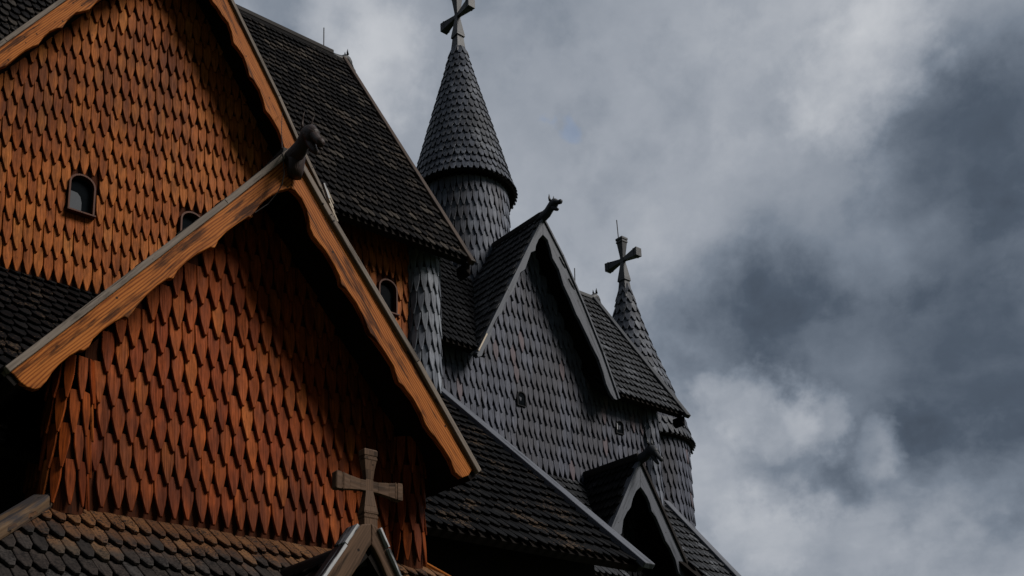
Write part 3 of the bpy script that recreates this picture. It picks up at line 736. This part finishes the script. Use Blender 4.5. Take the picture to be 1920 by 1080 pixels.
b.prism_xz([(CX - .06, CE_Z - .02), (CX + .04, CE_Z - .02), (CX + .04, CE_Z - .24), (CX - .06, CE_Z - .18)], CE_Y + .02, CE_Y + .3, 'soffit'); sub(b, 'rafter_end', ch_o, bevel=.02)
sub(dragon((CX - .12, CR_Y, CR_Z), (1, 0, 0), .55, 'darkgrey', droop=.55), 'dragon_head', ch_o, smooth=True)
b = MB(); b.beam((18.04, CR_Y, CR_Z), (18.06, CR_Y, CR_Z + .7), (1, 0, 0), .018, .018, 'metal'); sub(b, 'lightning_rod', ch_o)
# dormer gable of the chancel
dr = MB()
DY = 14.42
for side, ex, ez in ((-1, 12.45, 10.3), (1, 16.45, 10.28)):
    A = V((ex, DY, ez)); Dq = V((DA[0], DY, DA[1])); C = V((DA[0], 16.75, DA[1])); Bq = V((ex, 14.5, ez))
    (slab(dr, Bq, A, Dq, C, .08, 'soffit') if side < 0 else slab(dr, A, Bq, C, Dq, .08, 'soffit'))
    W = Dq - A; L = W.length
    if side < 0: field(dr, V((ex, 16.75, ez)), (0, -1, 0), W, [(2.2, 0), (2.31, 0), (2.31, L), (.02, L)], .145, .25, 'roof_grey', style='tile', tl=.5, t=.027, wob=.012, L=.31)
    else: field(dr, A, (0, 1, 0), W, [(.02, 0), (.15, 0), (2.3, L), (.02, L)], .145, .25, 'roof_grey', style='tile', tl=.5, t=.027, wob=.012, L=.31)
sub(dr, 'gable_roof', ch_o)
b = MB()
b.beam((DA[0], DY - .02, DA[1] + .05), (DA[0], 16.6, DA[1] + .05), (0, 0, 1), .17, .16, 'log'); sub(b, 'ridge_log', ch_o, bevel=.04)
D_LI = [(14.395,13.525),(14.264,13.369),(14.179,13.192),(14.158,13.074),(14.033,12.997),(13.931,12.756),(13.846,12.548),(13.708,12.432),(13.593,12.169),(13.496,11.937),(13.374,11.795),(13.235,11.566),(13.156,11.357),(13.039,11.254),(12.919,11.037),(12.855,10.813),(12.808,10.664),(12.663,10.456),(12.6,10.3),(12.5,10.25)]
D_RI = [(14.395,13.525),(14.53,13.445),(14.611,13.22),(14.648,13.058),(14.823,12.851),(14.944,12.515),(15.117,12.256),(15.287,11.933),(15.376,11.835),(15.608,11.491),(15.68,11.362),(15.886,11.083),(15.998,10.829),(16.091,10.545),(16.207,10.353),(16.314,10.255),(16.4,10.25)]
barge(D_LI, [DA, (12.455, 10.324)], 14.4, 'board_grey', 'board_grey', ch_o, vt=.05, proud=.03)
barge(D_RI, [DA, (14.954, 13.205), (15.515, 12.247), (16.03, 11.268), (16.45, 10.299)], 14.4, 'board_grey', 'board_grey', ch_o, vt=.05, proud=.03)
b = MB(); b.beam((12.47, 14.37, 10.36), (12.7, 14.37, 10.78), (-.9, 0, .5), .06, .03, 'straw'); sub(b, 'worn_verge_edge', ch_o)
sub(dragon((DA[0], 14.36, DA[1] + .02), (0, -1, 0), .62, 'darkgrey', droop=.0), 'dragon_head', ch_o, smooth=True)
# chancel lean-to skirt
q = MB()
Tz, Ez = V((0, 14.9, 8.37)), V((0, 12.7, 5.75))
qs = Tz - Ez; QL = qs.length
field(q, Ez, (1, 0, 0), qs, [(10.8, 0), (14.5, 0), (14.52, QL * .24), (15.8, QL), (17.1, QL * .24), (17.15, 0), (18.3, 0), (18.3, QL), (10.8, QL)], .16, .27, 'roof_grey', style='tile', tl=.42, t=.028, L=.34)
slab(q, (10.8, Ez.y + .02, Ez.z), (14.45, Ez.y + .02, Ez.z), (15.75, Tz.y, Tz.z - .02), (10.8, Tz.y, Tz.z - .02), .1, 'soffit')
slab(q, (17.2, Ez.y + .02, Ez.z), (18.3, Ez.y + .02, Ez.z), (18.3, Tz.y, Tz.z - .02), (15.9, Tz.y, Tz.z - .02), .1, 'soffit')
q.prism_xz([(10.8, 0), (14.6, 0), (14.6, 5.9), (10.8, 5.9)], 13.1, 13.2, 'soffit')
q.prism_xz([(17.0, 0), (18.0, 0), (18.0, 5.9), (17.0, 5.9)], 13.1, 13.2, 'soffit')
sub(q, 'skirt_roof', ch_o)
qd = qs.normalized(); qn = V((1, 0, 0)).cross(qd)
b = MB(); b.beam(V((18.3, Ez.y, Ez.z)) + qn * .05, V((18.3, Tz.y, Tz.z)) + qn * .05, qn, .2, .1, 'board_grey'); sub(b, 'rake_board', ch_o, bevel=.012)

# ---------- side portal with its own small dragon ------------------
SA = (15.829, 8.509); SY = 13.4
sp = MB()
sp.prism_xz([(14.6, 0), (17.0, 0), (17.0, 6.4), (SA[0], 8.3), (14.85, 6.6)], SY + .55, SY + .65, 'backing_grey')
field(sp, (0, SY + .55, 0), (1, 0, 0), (0, 0, 1), [(14.6, 5), (17.0, 5), (17.0, 6.3), (SA[0], 8.2), (14.85, 6.6)], .155, .368, 'roof_black', v0=5, tl=.62)
sp_o = sub(sp, 'side_portal', church)
b = MB()
for side, ex, ez in ((-1, 14.5, 6.32), (1, 17.19, 6.29)):
    A = V((ex, SY + .02, ez)); Dq = V((SA[0], SY + .02, SA[1])); C = V((SA[0], 15.0, SA[1])); Bq = V((ex, 15.0, ez))
    (slab(b, Bq, A, Dq, C, .07, 'soffit') if side < 0 else slab(b, A, Bq, C, Dq, .07, 'soffit'))
    W = Dq - A; L = W.length
    if side < 0: field(b, Bq, (0, -1, 0), W, [(0, 0), (1.56, 0), (1.56, L), (0, L)], .15, .26, 'roof_black', style='tile', tl=.45, t=.03, L=.33)
    else: field(b, A, (0, 1, 0), W, [(.02, 0), (1.56, 0), (1.56, L), (.02, L)], .15, .26, 'roof_black', style='tile', tl=.45, t=.03, L=.33)
sub(b, 'roof', sp_o)
b = MB(); b.beam((SA[0], SY - .02, SA[1] + .05), (SA[0], 15.0, SA[1] + .05), (0, 0, 1), .2, .17, 'log'); sub(b, 'ridge_log', sp_o, bevel=.04)
S_LI = [(15.794,7.933),(15.66,7.821),(15.553,7.66),(15.475,7.461),(15.42,7.4),(15.359,7.344),(15.238,7.163),(15.171,6.885),(15.08,6.8),(15.01,6.733),(14.85,6.5),(14.75,6.28)]
S_RI = [(15.794,7.933),(15.881,7.859),(15.981,7.754),(16.047,7.621),(16.082,7.483),(16.197,7.369),(16.307,7.187),(16.388,7.033),(16.44,6.919),(16.571,6.784),(16.695,6.58),(16.779,6.295),(16.9,6.2)]
barge(S_LI, [SA, (15.675, 8.29), (14.797, 6.829), (14.5, 6.32)], SY, 'board_grey', 'board_grey', sp_o, vt=.06, proud=.04)
barge(S_RI, [SA, (15.953, 8.308), (17.187, 6.291)], SY, 'board_grey', 'log', sp_o, vt=.06, proud=.04)
sub(dragon((SA[0], SY - .05, SA[1] + .02), (0, -1, 0), .6, 'darkgrey', droop=.5), 'dragon_head', sp_o, smooth=True)

# ---------- round ridge turret --------------------------------------
tw = MB(); TX, TY = 14.42, 17.05
drum(tw, TX, TY, 1.07, 10.9, 15.95, .137, .367, 'drum', 'backing_grey', tl=.62, tip=.013, t=.022, cham=.005)
tw_o = sub(tw, 'ridge_turret', church)
b = MB(); cone(b, TX, TY, [(15.72, 1.27), (16.0, 1.175), (17.6, .75), (18.9, .4), (19.85, .16)], .14, .235, 'spire', 'backing_grey', style='spear', tl=.5, tip=.03, t=.02, L=.3, cham=.004)
sub(b, 'spire_roof', tw_o)
TPROF = [(-.12, .19), (.0, .165), (.08, .13), (.4, .1), (.43, .1), (.435, .125), (.5, .12), (.97, .052), (1.15, .052), (1.55, .095), (1.56, .11), (1.6, .11), (1.605, .1), (1.63, .1), (1.64, .115), (1.7, .115)]
TARM = (1.06, [(0, .052, .052), (.08, .05, .05), (.42, .105, .09), (.43, .118, .1), (.46, .118, .1), (.465, .11, .095), (.5, .115, .1), (.55, .118, .105)])
b = MB(); cross(b, (TX, TY), 19.78, TPROF, TARM, 'darkgrey', (0, 1, 0)); sub(b, 'cross', tw_o, bevel=.008)

# ---------- apse -----------------------------------------------------
ap = MB(); AX, AY = 20.02, 17.1
drum(ap, AX, AY, 1.3, 7.4, 10.8, .15, .367, 'grey', 'backing_grey', tl=.62, tip=.013, t=.022, cham=.005)
ap_o = sub(ap, 'apse', church)
b = MB(); cone(b, AX, AY, [(10.56, 1.44), (10.8, 1.36), (12.15, 1.0), (13.45, .56), (14.1, .37), (14.95, .15)], .16, .3, 'spire', 'backing_grey', style='spear', tl=.5, tip=.03, t=.024, L=.38, cham=.004)
sub(b, 'spire_roof', ap_o)
b = MB(); cone(b, AX, AY, [(5.6, 3.2), (8.35, 1.3)], .16, .27, 'roof_grey', 'backing_grey', style='tile', tl=.5, t=.027, L=.33); sub(b, 'skirt_roof', ap_o)
b = MB(); b.loft([((AX, AY, 0), (1, 0, 0), (0, 1, 0), 2.7, 2.7), ((AX, AY, 6.2), (1, 0, 0), (0, 1, 0), 2.7, 2.7)], 'backing_grey', 40); sub(b, 'skirt_wall', ap_o)
b = MB(); cross(b, (AX, AY), 14.9, TPROF, TARM, 'darkgrey', (0, 1, 0)); sub(b, 'cross', ap_o, bevel=.008)
b = MB(); b.beam((AX - .06, AY + .05, 16.55), (AX - .09, AY + .05, 17.15), (1, 0, 0), .018, .018, 'metal'); sub(b, 'lightning_rod', ap_o)

# ---------- ground ------------------------------------------------------
g = MB(); R = 1500
g.quad([(-R, -R, 0), (R, -R, 0), (R, R, 0), (-R, R, 0)], 'ground')
go = g.build('ground'); go['kind'] = 'structure'

# ------------------------------------------------------------------ light, sky
SUN_AZ = math.radians(37)     # from -y towards +x
SUN_EL = math.radians(41)
sd = V((math.sin(SUN_AZ) * math.cos(SUN_EL), -math.cos(SUN_AZ) * math.cos(SUN_EL), math.sin(SUN_EL)))
sun = bpy.data.lights.new('sun', 'SUN'); sun.energy = 1.5; sun.angle = math.radians(22); sun.color = (1, .955, .9)
so = bpy.data.objects.new('sun', sun); COL.objects.link(so)
so.rotation_euler = (-sd).to_track_quat('-Z', 'Y').to_euler(); so.location = sd * 60

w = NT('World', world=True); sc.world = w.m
tc = w.n('TexCoord'); D = w.vmath('NORMALIZE', tc.outputs['Generated'], (0, 0, 0))
sky = w.n('TexSky', sky_type='NISHITA'); sky.sun_disc = False
sky.sun_elevation = SUN_EL; sky.sun_rotation = math.atan2(sd.x, sd.y)
bg0 = w.n('Background'); w.l(sky.outputs[0], bg0.inputs[0]); bg0.inputs[1].default_value = .06
# cloud deck: flatten the direction so clouds stretch towards the horizon, warp it, sum noise and broad banks
sep = w.n('SeparateXYZ'); w.l(D, sep.inputs[0])
zz = w.math('ADD', w.math('MAXIMUM', sep.outputs[2], 0.0), .22)
cv = w.n('CombineXYZ'); w.l(w.math('DIVIDE', sep.outputs[0], zz), cv.inputs[0]); w.l(w.math('DIVIDE', sep.outputs[1], zz), cv.inputs[1]); w.l(w.math('MULTIPLY', sep.outputs[2], 1.5), cv.inputs[2])
warp = w.noise(cv.outputs[0], 3.0, 5, .55, color=True)
wv = w.vmath('ADD', cv.outputs[0], w.scalev(w.vmath('SUBTRACT', warp, (.5, .5, .5)), (.25, .25, .25)))
n1 = w.noise(wv, 2.4, 6, .5, .0)
n2 = w.noise(w.vmath('ADD', D, w.scalev(w.vmath('SUBTRACT', warp, (.5, .5, .5)), (.05, .05, .05))), 13.0, 8, .55, .0)
# billowed ridges give ragged edges
n3 = w.noise(w.vmath('ADD', D, w.scalev(w.vmath('SUBTRACT', warp, (.5, .5, .5)), (.03, .03, .03))), 34.0, 7, .6, .0)
rid = w.math('ABSOLUTE', w.math('SUBTRACT', n2, .5))
DW = w.vmath('NORMALIZE', w.vmath('ADD', D, w.vmath('ADD', w.scalev(w.vmath('SUBTRACT', w.noise(D, 6.0, 6, .6, color=True), (.5, .5, .5)), (.13, .13, .13)), w.scalev(w.vmath('SUBTRACT', w.noise(D, 26.0, 5, .6, color=True), (.5, .5, .5)), (.05, .05, .05)))), (0, 0, 0))
val = w.math('ADD', w.math('MULTIPLY', w.math('SUBTRACT', n1, .5), .42), w.math('ADD', w.math('MULTIPLY', w.math('SUBTRACT', .1, rid), .2), w.math('MULTIPLY', w.math('SUBTRACT', n2, .5), .34)))
val = w.math('ADD', val, w.math('MULTIPLY_ADD', w.math('SUBTRACT', n3, .5), .11, c=.56))
BANKS = [((0.713, 0.415, 0.565), 9, 0.07),
         ((0.722, 0.372, 0.584), 2.6, 0.16),
         ((0.439, 0.638, 0.633), 3, 0.22),
         ((0.787, 0.292, 0.543), 5, -0.16),
         ((0.798, 0.325, 0.508), 4, -0.1),
         ((0.826, 0.400, 0.397), 8.5, -0.22),
         ((0.759, 0.516, 0.396), 4, -0.15),
         ((0.874, 0.356, 0.332), 6, -0.16),
         ((0.774, 0.532, 0.342), 1.8, 0.24),
         ((0.801, 0.498, 0.332), 1.4, 0.16),
         ((0.840, 0.455, 0.295), 1.5, 0.2),
         ((0.827, 0.485, 0.284), 1.9, -0.16),
         ((0.794, 0.529, 0.298), 2, -0.12),
         ((0.807, 0.538, 0.245), 2.5, 0.14),
         ((0.864, 0.440, 0.243), 3, 0.06),
         ((0.793, 0.570, 0.213), 2, -0.08),
         ((0.379, 0.654, 0.655), 3, -0.12),
         ((0.602, 0.614, 0.511), 5, 0.02),
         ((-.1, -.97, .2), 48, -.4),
         ((-.95, -.2, .2), 40, -.3)]   # the last two: unseen dark sky added behind the camera to cut ambient light
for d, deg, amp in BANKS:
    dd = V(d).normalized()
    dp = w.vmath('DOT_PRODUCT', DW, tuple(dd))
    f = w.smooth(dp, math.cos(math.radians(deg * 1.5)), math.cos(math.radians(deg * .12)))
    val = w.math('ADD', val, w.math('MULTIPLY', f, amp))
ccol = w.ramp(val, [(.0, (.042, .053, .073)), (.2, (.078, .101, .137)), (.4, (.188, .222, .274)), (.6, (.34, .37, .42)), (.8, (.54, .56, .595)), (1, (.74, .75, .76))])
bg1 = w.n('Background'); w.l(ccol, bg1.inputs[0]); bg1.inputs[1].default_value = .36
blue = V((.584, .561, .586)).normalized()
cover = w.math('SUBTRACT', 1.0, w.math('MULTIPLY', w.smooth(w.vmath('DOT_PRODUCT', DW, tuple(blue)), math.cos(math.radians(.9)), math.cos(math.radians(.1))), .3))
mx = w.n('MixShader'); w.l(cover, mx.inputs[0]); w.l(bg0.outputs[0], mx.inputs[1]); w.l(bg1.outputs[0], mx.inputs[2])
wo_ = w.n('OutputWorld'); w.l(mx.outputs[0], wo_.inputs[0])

# ------------------------------------------------------------------ camera
F, PI_, YA, CXp, CYp = 1965.699, 0.232275411, 0.971384345, 684.852, 1051.201
fw = V((math.cos(PI_) * math.cos(YA), math.cos(PI_) * math.sin(YA), math.sin(PI_)))
rt = V((math.sin(YA), -math.cos(YA), 0)); up = rt.cross(fw)
cam = bpy.data.cameras.new('camera'); co = bpy.data.objects.new('camera', cam); COL.objects.link(co)
co.matrix_world = Matrix(((rt.x, up.x, -fw.x, 0), (rt.y, up.y, -fw.y, 0), (rt.z, up.z, -fw.z, 1.7), (0, 0, 0, 1)))
cam.sensor_width = 36; cam.lens = F / 1920 * 36
cam.shift_x = (960 - CXp) / 1920; cam.shift_y = (CYp - 540) / 1920
cam.clip_start = .1; cam.clip_end = 4000
sc.camera = co

sc.view_settings.view_transform = 'Standard'; sc.view_settings.look = 'None'
sc.view_settings.exposure = 1.45; sc.view_settings.gamma = 1
sc.cycles.max_bounces = 4
